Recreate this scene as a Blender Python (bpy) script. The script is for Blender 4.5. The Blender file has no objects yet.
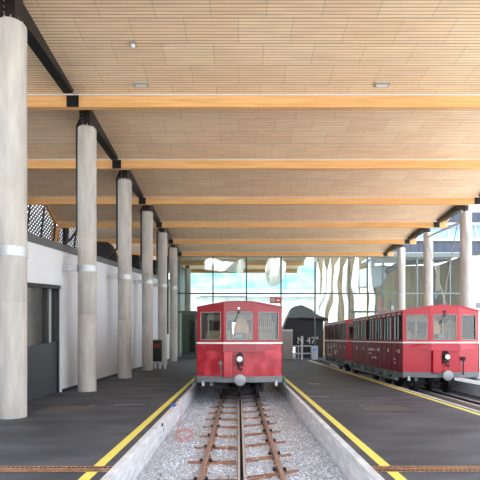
import bpy, bmesh, math, random
from mathutils import Vector, Matrix
random.seed(7)
C = bpy.context.scene.collection
EYE = 2.1; F = 454.0; VX = 238.5; VY = 338.5
def at(px, py, Y):
    return Vector(((px-VX)*Y/F, Y, EYE+(VY-py)*Y/F))
# ------------------------------------------------------------------ materials
def lin(c):
    r = []
    for v in c:
        v = v/255.0
        r.append(v/12.92 if v <= .04045 else ((v+.055)/1.055)**2.4)
    return (r[0], r[1], r[2], 1)
MATS = {}
def mat(name, col, rough=.6, metal=0, var=0, vscale=4, vstretch=(1,1,1), bump=0, bscale=40, spec=.5, coat=0, col2=None, detail=5, ramp=(.3,.7)):
    m = bpy.data.materials.new(name); m.use_nodes = True
    n = m.node_tree.nodes; l = m.node_tree.links
    p = n['Principled BSDF']
    p.inputs['Base Color'].default_value = lin(col)
    p.inputs['Roughness'].default_value = rough
    p.inputs['Metallic'].default_value = metal
    p.inputs['Specular IOR Level'].default_value = spec
    if coat: p.inputs['Coat Weight'].default_value = coat; p.inputs['Coat Roughness'].default_value = .1
    if var or col2:
        tc = n.new('ShaderNodeTexCoord'); mp = n.new('ShaderNodeMapping'); l.new(tc.outputs['Object'], mp.inputs[0])
        mp.inputs['Scale'].default_value = vstretch
        nz = n.new('ShaderNodeTexNoise'); nz.inputs['Scale'].default_value = vscale; nz.inputs['Detail'].default_value = detail
        l.new(mp.outputs[0], nz.inputs['Vector'])
        cr = n.new('ShaderNodeValToRGB'); l.new(nz.outputs[0], cr.inputs[0])
        c1 = lin(col)
        if col2: c2 = lin(col2)
        else: c2 = tuple(min(1, v*(1+var)) for v in c1[:3])+(1,); c1 = tuple(v*(1-var) for v in c1[:3])+(1,)
        cr.color_ramp.elements[0].color = c1; cr.color_ramp.elements[1].color = c2
        cr.color_ramp.elements[0].position = ramp[0]; cr.color_ramp.elements[1].position = ramp[1]
        l.new(cr.outputs[0], p.inputs['Base Color'])
    if bump:
        tc = n.new('ShaderNodeTexCoord')
        nz = n.new('ShaderNodeTexNoise'); nz.inputs['Scale'].default_value = bscale; nz.inputs['Detail'].default_value = 4
        l.new(tc.outputs['Object'], nz.inputs['Vector'])
        b = n.new('ShaderNodeBump'); b.inputs['Strength'].default_value = bump; b.inputs['Distance'].default_value = .02
        l.new(nz.outputs[0], b.inputs['Height']); l.new(b.outputs[0], p.inputs['Normal'])
    MATS[name] = m
    return m
def math_node(n, op, a=None, b=None):
    x = n.new('ShaderNodeMath'); x.operation = op
    if a is not None: x.inputs[0].default_value = a
    if b is not None: x.inputs[1].default_value = b
    return x
def glass(name, tint, refl, rough=0.0, wav=0, wscale=.5, bump_d=.1):
    m = bpy.data.materials.new(name); m.use_nodes = True
    n = m.node_tree.nodes; l = m.node_tree.links
    n.remove(n['Principled BSDF']); out = n['Material Output']
    t = n.new('ShaderNodeBsdfTransparent'); t.inputs[0].default_value = lin(tint)
    g = n.new('ShaderNodeBsdfGlossy'); g.inputs['Roughness'].default_value = rough; g.inputs['Color'].default_value = (1,1,1,1)
    mx = n.new('ShaderNodeMixShader')
    lw = n.new('ShaderNodeLayerWeight'); lw.inputs['Blend'].default_value = .12
    ma = math_node(n, 'MULTIPLY_ADD'); ma.inputs[1].default_value = 1-refl; ma.inputs[2].default_value = refl
    l.new(lw.outputs['Fresnel'], ma.inputs[0]); ma.use_clamp = True
    l.new(ma.outputs[0], mx.inputs[0]); l.new(t.outputs[0], mx.inputs[1]); l.new(g.outputs[0], mx.inputs[2])
    l.new(mx.outputs[0], out.inputs['Surface'])
    if wav:
        tc = n.new('ShaderNodeTexCoord')
        nz = n.new('ShaderNodeTexNoise'); nz.inputs['Scale'].default_value = wscale; nz.inputs['Detail'].default_value = 1
        l.new(tc.outputs['Object'], nz.inputs['Vector'])
        b = n.new('ShaderNodeBump'); b.inputs['Strength'].default_value = wav; b.inputs['Distance'].default_value = bump_d
        l.new(nz.outputs[0], b.inputs['Height']); l.new(b.outputs[0], g.inputs['Normal'])
    MATS[name] = m; return m
def ceiling_mat():
    m = bpy.data.materials.new('slatted_timber'); m.use_nodes = True
    n = m.node_tree.nodes; l = m.node_tree.links; p = n['Principled BSDF']
    p.inputs['Roughness'].default_value = .65
    tc = n.new('ShaderNodeTexCoord')
    br = n.new('ShaderNodeTexBrick'); br.offset = .5; br.offset_frequency = 2
    br.inputs['Scale'].default_value = 1; br.inputs['Brick Width'].default_value = 1.58; br.inputs['Row Height'].default_value = 1.0
    br.inputs['Mortar Size'].default_value = .008; br.inputs['Mortar Smooth'].default_value = 0
    br.inputs['Color1'].default_value = (0,0,0,1); br.inputs['Color2'].default_value = (1,1,1,1); br.inputs['Mortar'].default_value = (.5,.5,.5,1)
    l.new(tc.outputs['Object'], br.inputs['Vector'])
    cr = n.new('ShaderNodeValToRGB')
    cr.color_ramp.elements[0].color = lin((246,213,175)); cr.color_ramp.elements[1].color = lin((252,224,187))
    e = cr.color_ramp.elements.new(.5); e.color = lin((249,218,181))
    l.new(br.outputs['Color'], cr.inputs[0])
    # wood streaks
    mp = n.new('ShaderNodeMapping'); mp.inputs['Scale'].default_value = (.25, 3, 1); l.new(tc.outputs['Object'], mp.inputs[0])
    nz = n.new('ShaderNodeTexNoise'); nz.inputs['Scale'].default_value = 3; nz.inputs['Detail'].default_value = 6; l.new(mp.outputs[0], nz.inputs['Vector'])
    mr = n.new('ShaderNodeMapRange'); mr.inputs['From Min'].default_value = .3; mr.inputs['From Max'].default_value = .7
    mr.inputs['To Min'].default_value = .86; mr.inputs['To Max'].default_value = 1.06; l.new(nz.outputs[0], mr.inputs[0])
    # slats
    sx = n.new('ShaderNodeSeparateXYZ'); l.new(tc.outputs['Object'], sx.inputs[0])
    md = math_node(n, 'MULTIPLY', b=1/.125); l.new(sx.outputs['Y'], md.inputs[0])
    fr = math_node(n, 'FRACT'); l.new(md.outputs[0], fr.inputs[0])
    gt = math_node(n, 'LESS_THAN', b=.24); l.new(fr.outputs[0], gt.inputs[0])
    dk = n.new('ShaderNodeMapRange'); dk.inputs['To Min'].default_value = 1.0; dk.inputs['To Max'].default_value = .50; l.new(gt.outputs[0], dk.inputs[0])
    # panel seams
    se = n.new('ShaderNodeMapRange'); se.inputs['To Min'].default_value = 1; se.inputs['To Max'].default_value = .62; l.new(br.outputs['Fac'], se.inputs[0])
    a = math_node(n, 'MULTIPLY'); l.new(mr.outputs[0], a.inputs[0]); l.new(dk.outputs[0], a.inputs[1])
    b = math_node(n, 'MULTIPLY'); l.new(a.outputs[0], b.inputs[0]); l.new(se.outputs[0], b.inputs[1])
    mx = n.new('ShaderNodeVectorMath'); mx.operation = 'SCALE'; l.new(cr.outputs[0], mx.inputs[0]); l.new(b.outputs[0], mx.inputs['Scale'])
    l.new(mx.outputs[0], p.inputs['Base Color'])
    bp = n.new('ShaderNodeBump'); bp.inputs['Strength'].default_value = .6; bp.inputs['Distance'].default_value = .02; bp.invert = True
    l.new(gt.outputs[0], bp.inputs['Height']); l.new(bp.outputs[0], p.inputs['Normal'])
    MATS['slatted_timber'] = m; return m
def stripes_mat(name, c1, c2, axis, period, duty, rough=.5):
    m = bpy.data.materials.new(name); m.use_nodes = True
    n = m.node_tree.nodes; l = m.node_tree.links; p = n['Principled BSDF']; p.inputs['Roughness'].default_value = rough
    tc = n.new('ShaderNodeTexCoord'); sx = n.new('ShaderNodeSeparateXYZ'); l.new(tc.outputs['Object'], sx.inputs[0])
    md = math_node(n, 'MULTIPLY', b=1/period); l.new(sx.outputs[axis], md.inputs[0])
    fr = math_node(n, 'FRACT'); l.new(md.outputs[0], fr.inputs[0])
    gt = math_node(n, 'LESS_THAN', b=duty); l.new(fr.outputs[0], gt.inputs[0])
    mx = n.new('ShaderNodeMix'); mx.data_type = 'RGBA'; mx.inputs[6].default_value = lin(c1); mx.inputs[7].default_value = lin(c2)
    l.new(gt.outputs[0], mx.inputs[0]); l.new(mx.outputs[2], p.inputs['Base Color'])
    MATS[name] = m; return m
def asphalt_mat():
    m = mat('asphalt', (50,53,60), .62, var=0, col2=(90,94,102), vscale=1.6, vstretch=(.35,.8,1), bump=.25, bscale=120, detail=8, spec=.35)
    return m
ceiling_mat(); asphalt_mat()
glulam = mat('glulam', (212,158,98), .5, col2=(236,186,124), vscale=2, vstretch=(.3,3,8))
edge_timber = mat('edge_timber', (206,148,92), .55, col2=(226,176,116), vscale=2, vstretch=(3,.3,8))
concrete = mat('concrete', (168,165,159), .75, col2=(196,192,185), vscale=2.5, vstretch=(2,2,.35), bump=.15, bscale=30)
kerbc = mat('kerb_concrete', (192,193,196), .8, col2=(228,229,232), vscale=3, vstretch=(1,.8,3), bump=.3, bscale=50)
plaza = mat('plaza_concrete', (200,196,188), .85, var=.06, vscale=1)
white_wall = mat('white_wall', (224,226,231), .6, var=.02, vscale=1)
coping = mat('coping_sheet', (96,98,100), .45, metal=.3, var=.08, vscale=2)
steel = mat('dark_steel', (38,38,40), .4, metal=.2, var=.1)
blackpipe = mat('black_pipe', (14,14,15), .4)
galv = mat('galvanised', (192,195,198), .45, metal=.5, var=.08, vscale=12)
bolt = mat('bolt_zinc', (190,192,192), .35, metal=.8)
whitestrip = mat('white_strip', (232,232,226), .4)
fixture = mat('fixture_lens', (238,240,240), .3)
fixture_b = mat('fixture_body', (150,148,142), .4)
red = mat('red_paint', (142,6,20), .3, col2=(152,10,27), vscale=1.2, coat=.15, bump=.25, bscale=2.2)
redf = mat('faded_highlit_red', (160,18,34), .36, col2=(206,70,82), vscale=2.2, coat=.1, bump=.4, bscale=2.5, ramp=(.4,.75))  # paler blotches put both fading and highlights into the colour
red2 = mat('bright_red_paint', (178,16,38), .34, col2=(186,20,44), vscale=1.2, coat=.1, bump=.15, bscale=2.2)
maroon = mat('shaded_red_side', (112,10,30), .5, col2=(124,14,36), vscale=1.5, vstretch=(1,1,.4), spec=.2)  # red darkened: the shade on the train sides is in the colour
stripe = mat('white_stripe', (238,234,232), .4)
skirt = mat('skirt_grey', (112,118,120), .5, var=.1, vscale=5)
under = mat('underframe_black', (26,26,27), .6, var=.2)
board = mat('step_board_grey', (92,108,106), .5, var=.1)
roofgrey = mat('train_roof_grey', (120,112,108), .6, var=.1)
cream = mat('cream_interior', (232,224,200), .55)
wood = mat('varnished_wood', (196,140,92), .4, col2=(214,160,108), vscale=3, vstretch=(4,4,.5))
paleslat = mat('pale_wood_slats', (206,186,140), .5, col2=(226,208,160), vscale=3, vstretch=(8,8,.5))
dash = mat('dash_panel', (50,58,80), .5)
brass = mat('brass_pole', (200,180,120), .3, metal=.6)
chrome = mat('lamp_lens', (240,242,245), .12, coat=.8)
buffer_m = mat('buffer_disc', (150,154,156), .4, metal=.3, var=.1, vscale=8)
rust = mat('rusty_steel', (112,74,56), .7, col2=(184,138,110), vscale=9, bump=.2, bscale=40)
railtop = mat('rail_head', (172,140,122), .35, metal=.5, col2=(196,170,154), vscale=6)
rackm = mat('rack_steel', (206,200,194), .45, metal=.3, var=.12, vscale=10)
clipm = mat('rail_clip', (40,34,32), .6)
yellow = mat('yellow_paint', (236,222,104), .6, var=.05, vscale=8)
whitep = mat('worn_white_paint', (196,196,196), .7)
facade_f = mat('facade_frame', (84,92,92), .45, metal=.2)
mesh_metal = mat('mesh_metal', (92,90,88), .5, metal=.2)
shingle = stripes_mat('slate_shingle', (44,52,68), (26,30,40), 'X', .9, .1)
blueglass = mat('sky_glazing', (112,144,186), .4)
lgrey = mat('light_grey_sheet', (176,182,190), .5)
whiteb = mat('white_plaster', (236,236,232), .7)
shadewall = mat('shaded_timber_wall', (84,74,56), .7, col2=(128,112,84), vscale=.5, vstretch=(3,1,.3))  # timber darkened so the wall's shade is in the colour
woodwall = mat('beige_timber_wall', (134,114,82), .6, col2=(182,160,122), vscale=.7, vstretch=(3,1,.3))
darkroom = mat('dark_room_wall', (96,106,100), .6, var=.1, vscale=.6, vstretch=(3,3,.2))
pylon = mat('reflection_pylon', (240,240,244), .5)
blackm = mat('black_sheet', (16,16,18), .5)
canopy = mat('charcoal_canopy', (20,21,24), .6, var=.15, vscale=1)
teal = mat('turquoise_reflection', (96,158,170), .3, col2=(168,200,204), vscale=.35, vstretch=(1,1,2), ramp=(.35,.7))
tealw = mat('pale_mottled_wall', (150,168,164), .8, col2=(206,208,204), vscale=.6)
creamp = mat('cream_panel', (244,230,196), .6)
redp = mat('sign_red', (210,60,72), .5)
greyp = mat('grey_panel', (140,138,134), .45, metal=.2)
bluep = mat('blue_panel', (110,165,225), .5)
fabric = mat('reflection_fabric', (244,244,246), .8, col2=(226,228,230), vscale=1.2, ramp=(.5,.75))
doorgrey = mat('door_panel_grey', (74,76,82), .45, metal=.2, var=.06, vscale=2)
blackframe = mat('black_frame', (26,27,30), .4)
gravel_m = mat('gravel_bed', (140,144,152), .9, col2=(205,210,220), vscale=26, bump=1, bscale=34, detail=8, ramp=(.35,.6))
mat('dark_ballast', (34,34,36), .9, col2=(92,92,96), vscale=22, bump=1, bscale=34, detail=8)
mat('grate_rust', (150,104,74), .7, col2=(204,160,124), vscale=9)
stone_m = mat('gravel_stone', (170,175,186), .85, col2=(222,228,238), vscale=3, ramp=(.35,.6))
stone_d = mat('gravel_stone_dark', (104,104,110), .85, col2=(170,170,176), vscale=3)
manh = mat('paver_infill', (72,68,62), .9, col2=(108,98,86), vscale=16)
rail_g = glass('cab_glass', (246,248,246), .04)
sideglass = glass('side_glass', (104,108,108), .01)
fac_glass = glass('facade_glass', (240,246,244), .012, wav=.12, wscale=.25, bump_d=.2)
door_glass = glass('door_glass', (90,98,98), .42)
cablered = mat('pink_cable', (206,120,110), .5)
cableblue = mat('blue_plug', (40,90,170), .4)
wire = mat('steel_wire', (170,172,174), .4, metal=.6)
paper = mat('paper_notice', (225,225,225), .6)
dred = mat('dark_red_label', (120,30,34), .5)
# ------------------------------------------------------------------ mesh helpers
class MB:
    def __init__(s): s.bm = bmesh.new()
    def hexa(s, v):  # 8 verts: bottom ring 4, top ring 4
        vs = [s.bm.verts.new(p) for p in v]
        for f in ((3,2,1,0),(4,5,6,7),(0,1,5,4),(1,2,6,5),(2,3,7,6),(3,0,4,7)):
            try: s.bm.faces.new([vs[i] for i in f])
            except ValueError: pass
        return s
    def box(s, x0, x1, y0, y1, z0, z1):
        return s.hexa([(x0,y0,z0),(x1,y0,z0),(x1,y1,z0),(x0,y1,z0),(x0,y0,z1),(x1,y0,z1),(x1,y1,z1),(x0,y1,z1)])
    def prism(s, pts, axis, a, b):   # pts 2-D polygon, extruded along axis
        def P(u, v, w):
            return {'X': (w,u,v), 'Y': (u,w,v), 'Z': (u,v,w)}[axis]
        A = [s.bm.verts.new(P(u,v,a)) for u,v in pts]; B = [s.bm.verts.new(P(u,v,b)) for u,v in pts]
        s.bm.faces.new(A); s.bm.faces.new(B[::-1])
        n = len(pts)
        for i in range(n): s.bm.faces.new([A[i], B[i], B[(i+1)%n], A[(i+1)%n]])
        return s
    def tube(s, pts, r, seg=12, cap=True):
        pts = [Vector(p) for p in pts]
        rs = r if isinstance(r, (list,tuple)) else [r]*len(pts)
        rings = []; up = None
        for i, p in enumerate(pts):
            d = (pts[min(i+1,len(pts)-1)]-pts[max(i-1,0)]).normalized()
            if up is None or abs(up.dot(d)) > .95: up = Vector((0,0,1)) if abs(d.z) < .9 else Vector((1,0,0))
            x = d.cross(up).normalized(); y = x.cross(d).normalized()
            rings.append([s.bm.verts.new(p+(x*math.cos(2*math.pi*k/seg)+y*math.sin(2*math.pi*k/seg))*rs[i]) for k in range(seg)])
        for a, b in zip(rings, rings[1:]):
            for k in range(seg): s.bm.faces.new([a[k], a[(k+1)%seg], b[(k+1)%seg], b[k]])
        if cap: s.bm.faces.new(rings[0][::-1]); s.bm.faces.new(rings[-1])
        return s
    def split(s, name, m, parent=None, smooth=False, bevel=0):
        bm = s.bm; bm.verts.index_update(); seen = set(); out = []
        for v0 in list(bm.verts):
            if v0 in seen: continue
            st = [v0]; seen.add(v0); comp = []
            while st:
                v = st.pop(); comp.append(v)
                for e in v.link_edges:
                    w = e.other_vert(v)
                    if w not in seen: seen.add(w); st.append(w)
            fs = set(f for v in comp for f in v.link_faces)
            mb = MB(); mp = {v: mb.bm.verts.new(v.co) for v in comp}
            for f in fs: mb.bm.faces.new([mp[v] for v in f.verts])
            out.append(mb.build(name, m, parent, smooth, bevel))
        bm.free(); return out
    def build(s, name, m, parent=None, smooth=False, bevel=0):
        bmesh.ops.recalc_face_normals(s.bm, faces=s.bm.faces)
        me = bpy.data.meshes.new(name); s.bm.to_mesh(me); s.bm.free()
        if isinstance(m, str): m = MATS[m]
        me.materials.append(m)
        if smooth:
            for p in me.polygons: p.use_smooth = True
        o = bpy.data.objects.new(name, me); C.objects.link(o)
        if parent is not None:
            o.parent = parent; o.matrix_parent_inverse = Matrix.Translation(-parent.location) if parent.parent is None else Matrix.Identity(4)
            if parent.parent is not None or parent.type == 'MESH': o.matrix_parent_inverse = Matrix.Identity(4)
        if bevel:
            b = o.modifiers.new('bevel', 'BEVEL'); b.width = bevel; b.segments = 2; b.limit_method = 'ANGLE'
        if smooth:
            try:
                e = o.modifiers.new('edge', 'EDGE_SPLIT'); e.split_angle = math.radians(40)
            except Exception: pass
        return o
# all geometry is written in world coordinates; an Empty at a thing's base holds parts whose meshes are shifted back
def empty(name, loc, label, cat, group=None):
    o = bpy.data.objects.new(name, None); C.objects.link(o); o.location = loc; o.empty_display_size = .2
    tag(o, label, cat, group); return o
def tag(o, label=None, cat=None, group=None, kind=None):
    if label: o['label'] = label
    if cat: o['category'] = cat
    if group: o['group'] = group
    if kind: o['kind'] = kind
    return o
def structure(o): o['kind'] = 'structure'; return o
ORD = ['nearest','second','third','fourth','fifth','sixth','seventh','eighth','ninth','tenth']
def text_mesh(name, body, loc, size, m, parent=None, rot=(math.pi/2,0,0), extrude=.01):
    cu = bpy.data.curves.new(name, 'FONT'); cu.body = body; cu.size = size; cu.extrude = extrude
    t = bpy.data.objects.new(name, cu); C.objects.link(t)
    bpy.context.view_layer.update()
    me = bpy.data.meshes.new_from_object(t.evaluated_get(bpy.context.evaluated_depsgraph_get()))
    bpy.data.objects.remove(t)
    M = Matrix.Translation(loc) @ Matrix.Rotation(rot[2], 4, 'Z') @ Matrix.Rotation(rot[0], 4, 'X')
    me.transform(M); me.materials.clear(); me.materials.append(m if not isinstance(m,str) else MATS[m])
    o = bpy.data.objects.new(name, me); C.objects.link(o)
    if parent is not None:
        o.parent = parent
        if parent.type == 'EMPTY': o.matrix_parent_inverse = Matrix.Translation(-parent.location)
    return o
X0 = .06; X2 = 8.80     # track centre lines
YB = -6                # where the platforms start behind the camera
YF = 47.5              # end facade
# ------------------------------------------------------------------ ground
def slab(name, x0, x1, y0, y1, m='asphalt', z0=-.62, z1=0): return structure(MB().box(x0,x1,y0,y1,z0,z1).build(name, m))
slab('floor', -45, X0-2.12, YB, 62)
slab('floor', X0+2.12, 6.85, YB, 44)
slab('floor', X0-2.12, 24, 44, 62)
slab('floor', 11.0, 60, -60, 44, 'plaza_concrete')
slab('floor', 24, 60, 44, 80, 'plaza_concrete')
slab('floor', -45, 11.0, -60, YB, 'plaza_concrete')
slab('floor', -60, 60, 62, 140, 'plaza_concrete')
for nm, a, b, l in (('kerb', X0-2.12, X0-1.98, 'pale concrete kerb on the left side of the middle track'),
                 ('kerb', X0+1.98, X0+2.12, 'pale concrete kerb on the right side of the middle track'),
                 ('kerb', 6.85, 6.99, 'concrete kerb beside the right-hand track, platform side')):
    mb = MB(); n = 50; 
    for i in range(n):
        y0 = YB+(44-YB)*i/n; y1 = YB+(44-YB)*(i+1)/n
        mb.box(a, b, y0+.004, y1-.004, -.7, .006)
    tag(mb.build(nm, 'kerb_concrete', bevel=.012), l, 'kerb')
mb = MB(); mb.box(10.8, 11.0, YB, 44, -.7, .02)
tag(mb.build('retaining_wall', 'kerb_concrete', bevel=.012), 'weathered concrete kerb wall on the far side of the right track', 'wall')
mb = MB()
for y in range(0, 40, 2): pass
structure(MB().box(X0-1.98, X0+1.98, YB, 44, -.75, -.52).build('floor', 'gravel_bed'))
structure(MB().box(6.99, 10.8, YB, 44, -.75, -.52).build('floor', 'dark_ballast'))
# yellow lines
for x, l in ((X0-2.36, 'yellow safety line on the left platform'), (X0+2.36, 'yellow safety line right of the middle track'), (6.66, 'yellow safety line beside the right-hand train')):
    tag(MB().box(x-.085, x+.085, YB, 43.5, 0, .004).build('safety_line', 'yellow_paint'), l, 'line')
# paint dashes, joints
for (x0, x1, y, w, l) in ((-3.92, -2.98, 14.4, .03, 'thin white painted line across the left platform'), (2.3, 3.3, 16.4, .04, 'worn white paint dash on the right platform'),
                  (3.2, 3.75, 21, .09, 'short worn white mark near the middle train')):
    tag(MB().box(x0, x1, y, y+w, 0, .003).build('paint_mark', 'worn_white_paint'), l, 'paint mark')
# ------------------------------------------------------------------ stones
mb = MB()
ico = bmesh.new(); bmesh.ops.create_icosphere(ico, subdivisions=1, radius=1)
iv = [v.co.copy() for v in ico.verts]; ifc = [[v.index for v in f.verts] for f in ico.faces]; ico.free()
def scatter(n, xs, ys, r, m, name, label):
    verts = []; faces = []
    for i in range(n):
        x = random.uniform(*xs); y = ys[0]+(ys[1]-ys[0])*random.random()**1.5
        s = random.uniform(*r); q = Matrix.Rotation(random.uniform(0,6.28), 3, 'Z') @ Matrix.Rotation(random.uniform(0,3), 3, 'X')
        k = Vector((1, random.uniform(.6,.95), random.uniform(.5,.8))); b = len(verts)
        for v in iv:
            w = q @ Vector((v.x*k.x, v.y*k.y, v.z*k.z)); w = w*s*random.uniform(.82,1.1)
            verts.append((x+w.x, y+w.y, -.525+s*.2+w.z))
        faces += [[b+j for j in f] for f in ifc]
    me = bpy.data.meshes.new(name); me.from_pydata(verts, [], faces); me.materials.append(MATS[m])
    o = bpy.data.objects.new(name, me); C.objects.link(o); tag(o, label, 'gravel', kind='stuff')
scatter(5200, (X0-1.95, X0+1.95), (7.2, 22), (.018,.036), 'gravel_stone', 'track_gravel', 'light grey gravel between the kerbs of the middle track')
scatter(1500, (X0-1.95, X0+1.95), (7.2, 22), (.014,.03), 'gravel_stone_dark', 'track_gravel', 'darker brown-grey stones mixed into the middle track gravel')
# ------------------------------------------------------------------ tracks
def track(x, y0, y1, ys, label, cat='railway track', rk='rusty_steel', rh='rail_head'):
    t = empty('railway_track', (x, y0, -.55), label, cat, None)
    for s in (-1, 1):
        c = x+s*.75
        o = MB().prism([(c-.085,-.55),(c+.085,-.55),(c+.085,-.52),(c+.014,-.50),(c+.014,-.44),(c-.014,-.44),(c-.014,-.50),(c-.085,-.52)], 'Y', y0, y1).build('rail', rk, t)
        MB().prism([(c-.042,-.45),(c+.042,-.45),(c+.042,-.408),(c+.034,-.4),(c-.034,-.4),(c-.042,-.408)], 'Y', y0, y1).build('rail_head', rh, t)
    # rack: two strips with teeth between
    for s in (-1, 1): MB().box(x+s*.052-.02, x+s*.052+.02, y0, y1, -.50, -.36).build('rack_strip', 'rack_steel', t)
    mb = MB(); yy = y0+.05
    while yy < min(y1, 34): mb.box(x-.03, x+.03, yy, yy+.05, -.47, -.42) if x < 2 else mb.box(x-.03, x+.03, yy, yy+.05, -.44, -.365); yy += .1
    tag(mb.build('rack_teeth', 'underframe_black' if x < 2 else 'rack_steel', t), kind='stuff')
    MB().box(x-.09, x+.09, y0, y1, -.545, -.51).build('rack_base', rk, t)
    for k in range(26):
        for s in (-1, 1):
            y = ys + k*1.265 + (0 if s < 0 else .64)
            if y > y1-1: continue
            if s < 0: a = (x-1.12, y-.02); b = (x-.1, y+.03)
            else: a = (x+1.12, y-.02); b = (x+.1, y-.45)
            w = .034
            for dy in (0, -.2) :
                ya = a[1]+ (dy*.25); yb = b[1]+dy
                mb = MB().hexa([(a[0],ya-w,-.56),(b[0],yb-w,-.56),(b[0],yb+w,-.56),(a[0],ya+w,-.56),
                                (a[0],ya-w,-.493),(b[0],yb-w,-.493),(b[0],yb+w,-.493),(a[0],ya+w,-.493)])
                if dy == 0: sl = mb.build('sleeper', rk, t)
                else: sl2 = mb.build('sleeper', rk, t)
            if k < 12:
                mb = MB()
                for q in (-1, 1):
                    xx = x+s*.75+q*.1
                    mb.prism([(xx-.035,-.52),(xx+.035,-.52),(xx+.035,-.475),(xx+.02,-.445),(xx-.02,-.445),(xx-.035,-.475)], 'Y', y-.04, y+.04)
                mb.split('rail_clip', 'rail_clip', sl)
    return t
def fixsub():  # sub-parts of parts whose vertices are in world space: cancel the thing's offset
    for o in bpy.data.objects:
        if o.parent is not None and o.parent.parent is not None and o.parent.type == 'MESH':
            o.matrix_parent_inverse = Matrix.Identity(4)
track(X0, 5.0, 43.5, 8.33-1.265, 'rusty rack railway track running under the middle train')
track(X2, 9.0, 43.5, 10.3, 'rack railway track under the right-hand train', rk='underframe_black', rh='rack_steel')
# ------------------------------------------------------------------ roof
def ceil_z(Y, k):  # bay k ends at beam Y=16.6+6k
    return EYE + 8.9 + .08*((16.6+6*k)-Y)
beams = list(range(-2, 8))
mb = MB()
def XR(k): return 15.9 if k < 6 else 7.6
def xl(Y): return -13.8
for k in beams:
    y1 = 16.6+6*k; y0 = y1-6 if k > -2 else -1.0
    z1 = ceil_z(y1, k); z0 = ceil_z(y0, k)
    a, b = (14.6, 15.9) if k < 6 else (7.6, 7.6)
    x0l = -13.8 if k >= 2 else -30
    xn = -12.5 if 2 <= k < 6 else x0l
    mb.hexa([(xn,y0,z0),(a,y0,z0),(b,y1,z1),(x0l,y1,z1),(xn,y0,z0+.3),(a,y0,z0+.3),(b,y1,z1+.6),(x0l,y1,z1+.6)])
structure(mb.build('ceiling', 'slatted_timber'))
for i, k in enumerate(beams):
    y = 16.6+6*k
    nm = (['nearest overhead', 'first', 'second', 'third', 'fourth', 'fifth', 'sixth'] )
    x0l = -13.8 if k >= 2 else -30
    b = MB().box(x0l, XR(k), y, y+.22, EYE+8.47, EYE+9.38).build('glulam_beam', 'glulam')
    if k < 0: l = ['glulam roof beam above and behind the camera', 'glulam roof beam overhead, just out of the frame'][k+2]
    elif k <= 5: l = ['orange glulam roof beam nearest the viewer, largest in view','orange glulam roof beam second from the front, behind the nearest one','third orange glulam roof beam from the front','fourth orange glulam roof beam from the front','fifth orange glulam roof beam from the front','glulam beam right above the glazed end wall'][k]
    else: l = ['glulam beam seen through the end glazing, nearer one','glulam beam at the far roof edge seen through the end glazing'][k-6]
    tag(b, l, 'beam')
    s = MB().box(x0l, XR(k), y-.07, y-.01, EYE+8.87, EYE+8.95).build('white_edge_strip', 'white_strip', b)
for k in beams:
    y1 = 16.6+6*k; y0 = y1-6
    if k < 1: continue
    if k >= 2:
        mb = MB().hexa([(-12.7,y0+.22,ceil_z(y0,k)-.22),(-12.5,y0+.22,ceil_z(y0,k)-.22),(-13.8,y1,ceil_z(y1,k)-.22),(-14.0,y1,ceil_z(y1,k)-.22),
                        (-12.7,y0+.22,ceil_z(y0,k)+.3),(-12.5,y0+.22,ceil_z(y0,k)+.3),(-13.8,y1,ceil_z(y1,k)+.3),(-14.0,y1,ceil_z(y1,k)+.3)])
        structure(mb.build('trim_%d' % (k+10), 'edge_timber'))
    if k >= 6: continue
    mb = MB().hexa([(14.6-.12,y0+.22,ceil_z(y0,k)-.06),(14.6,y0+.22,ceil_z(y0,k)-.06),(15.9,y1,ceil_z(y1,k)-.06),(15.9-.12,y1,ceil_z(y1,k)-.06),
                    (14.6-.12,y0+.22,ceil_z(y0,k)+.3),(14.6,y0+.22,ceil_z(y0,k)+.3),(15.9,y1,ceil_z(y1,k)+.3),(15.9-.12,y1,ceil_z(y1,k)+.3)])
    structure(mb.build('trim_%d' % (k+2), 'edge_timber'))
# ceiling fixtures
def fix(px, py, kind, label):
    # intersect the view ray with the ceiling
    Y = 12.0
    for it in range(30):
        k = math.ceil((Y-16.6)/6 - 1e-6); zc = ceil_z(Y, k)
        Y = F*(zc-EYE)/(VY-py)
    X = (px-VX)*Y/F; z = ceil_z(Y, math.ceil((Y-16.6)/6 - 1e-6))
    if kind == 'light':
        t = empty('ceiling_light', (X, Y, z-.06), label, 'light', 'recessed ceiling lights')
        MB().box(X-.25, X+.25, Y-.1, Y+.1, z-.06, z+.03).build('housing', 'fixture_body', t)
        MB().box(X-.2, X+.2, Y-.06, Y+.06, z-.068, z-.05).build('lens', 'fixture_lens', t)
    else:
        t = empty('smoke_detector', (X, Y, z-.08), label, 'detector')
        MB().box(X-.09, X+.09, Y-.09, Y+.09, z-.08, z+.02).build('base', 'fixture_body', t)
        MB().tube([(X,Y,z-.08),(X,Y,z-.14)], [.07,.045], 14).build('dome', 'fixture_lens', t, smooth=True)
fix(141, 84, 'light', 'small ceiling light at the left of the nearest ceiling bay')
fix(382, 84, 'light', 'small ceiling light at the right of the nearest ceiling bay')
fix(167, 152.5, 'light', 'small ceiling light at the left of the second ceiling bay')
fix(343, 152.5, 'light', 'small ceiling light at the right of the second ceiling bay')
fix(178, 191.5, 'light', 'small ceiling light at the left of the third ceiling bay')
fix(434, 191.5, 'light', 'small ceiling light at the right of the third ceiling bay')
fix(400, 217.5, 'light', 'small ceiling light at the right of the fourth ceiling bay')
fix(133, 43, 'det', 'small square smoke detector on the nearest ceiling bay')
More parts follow.
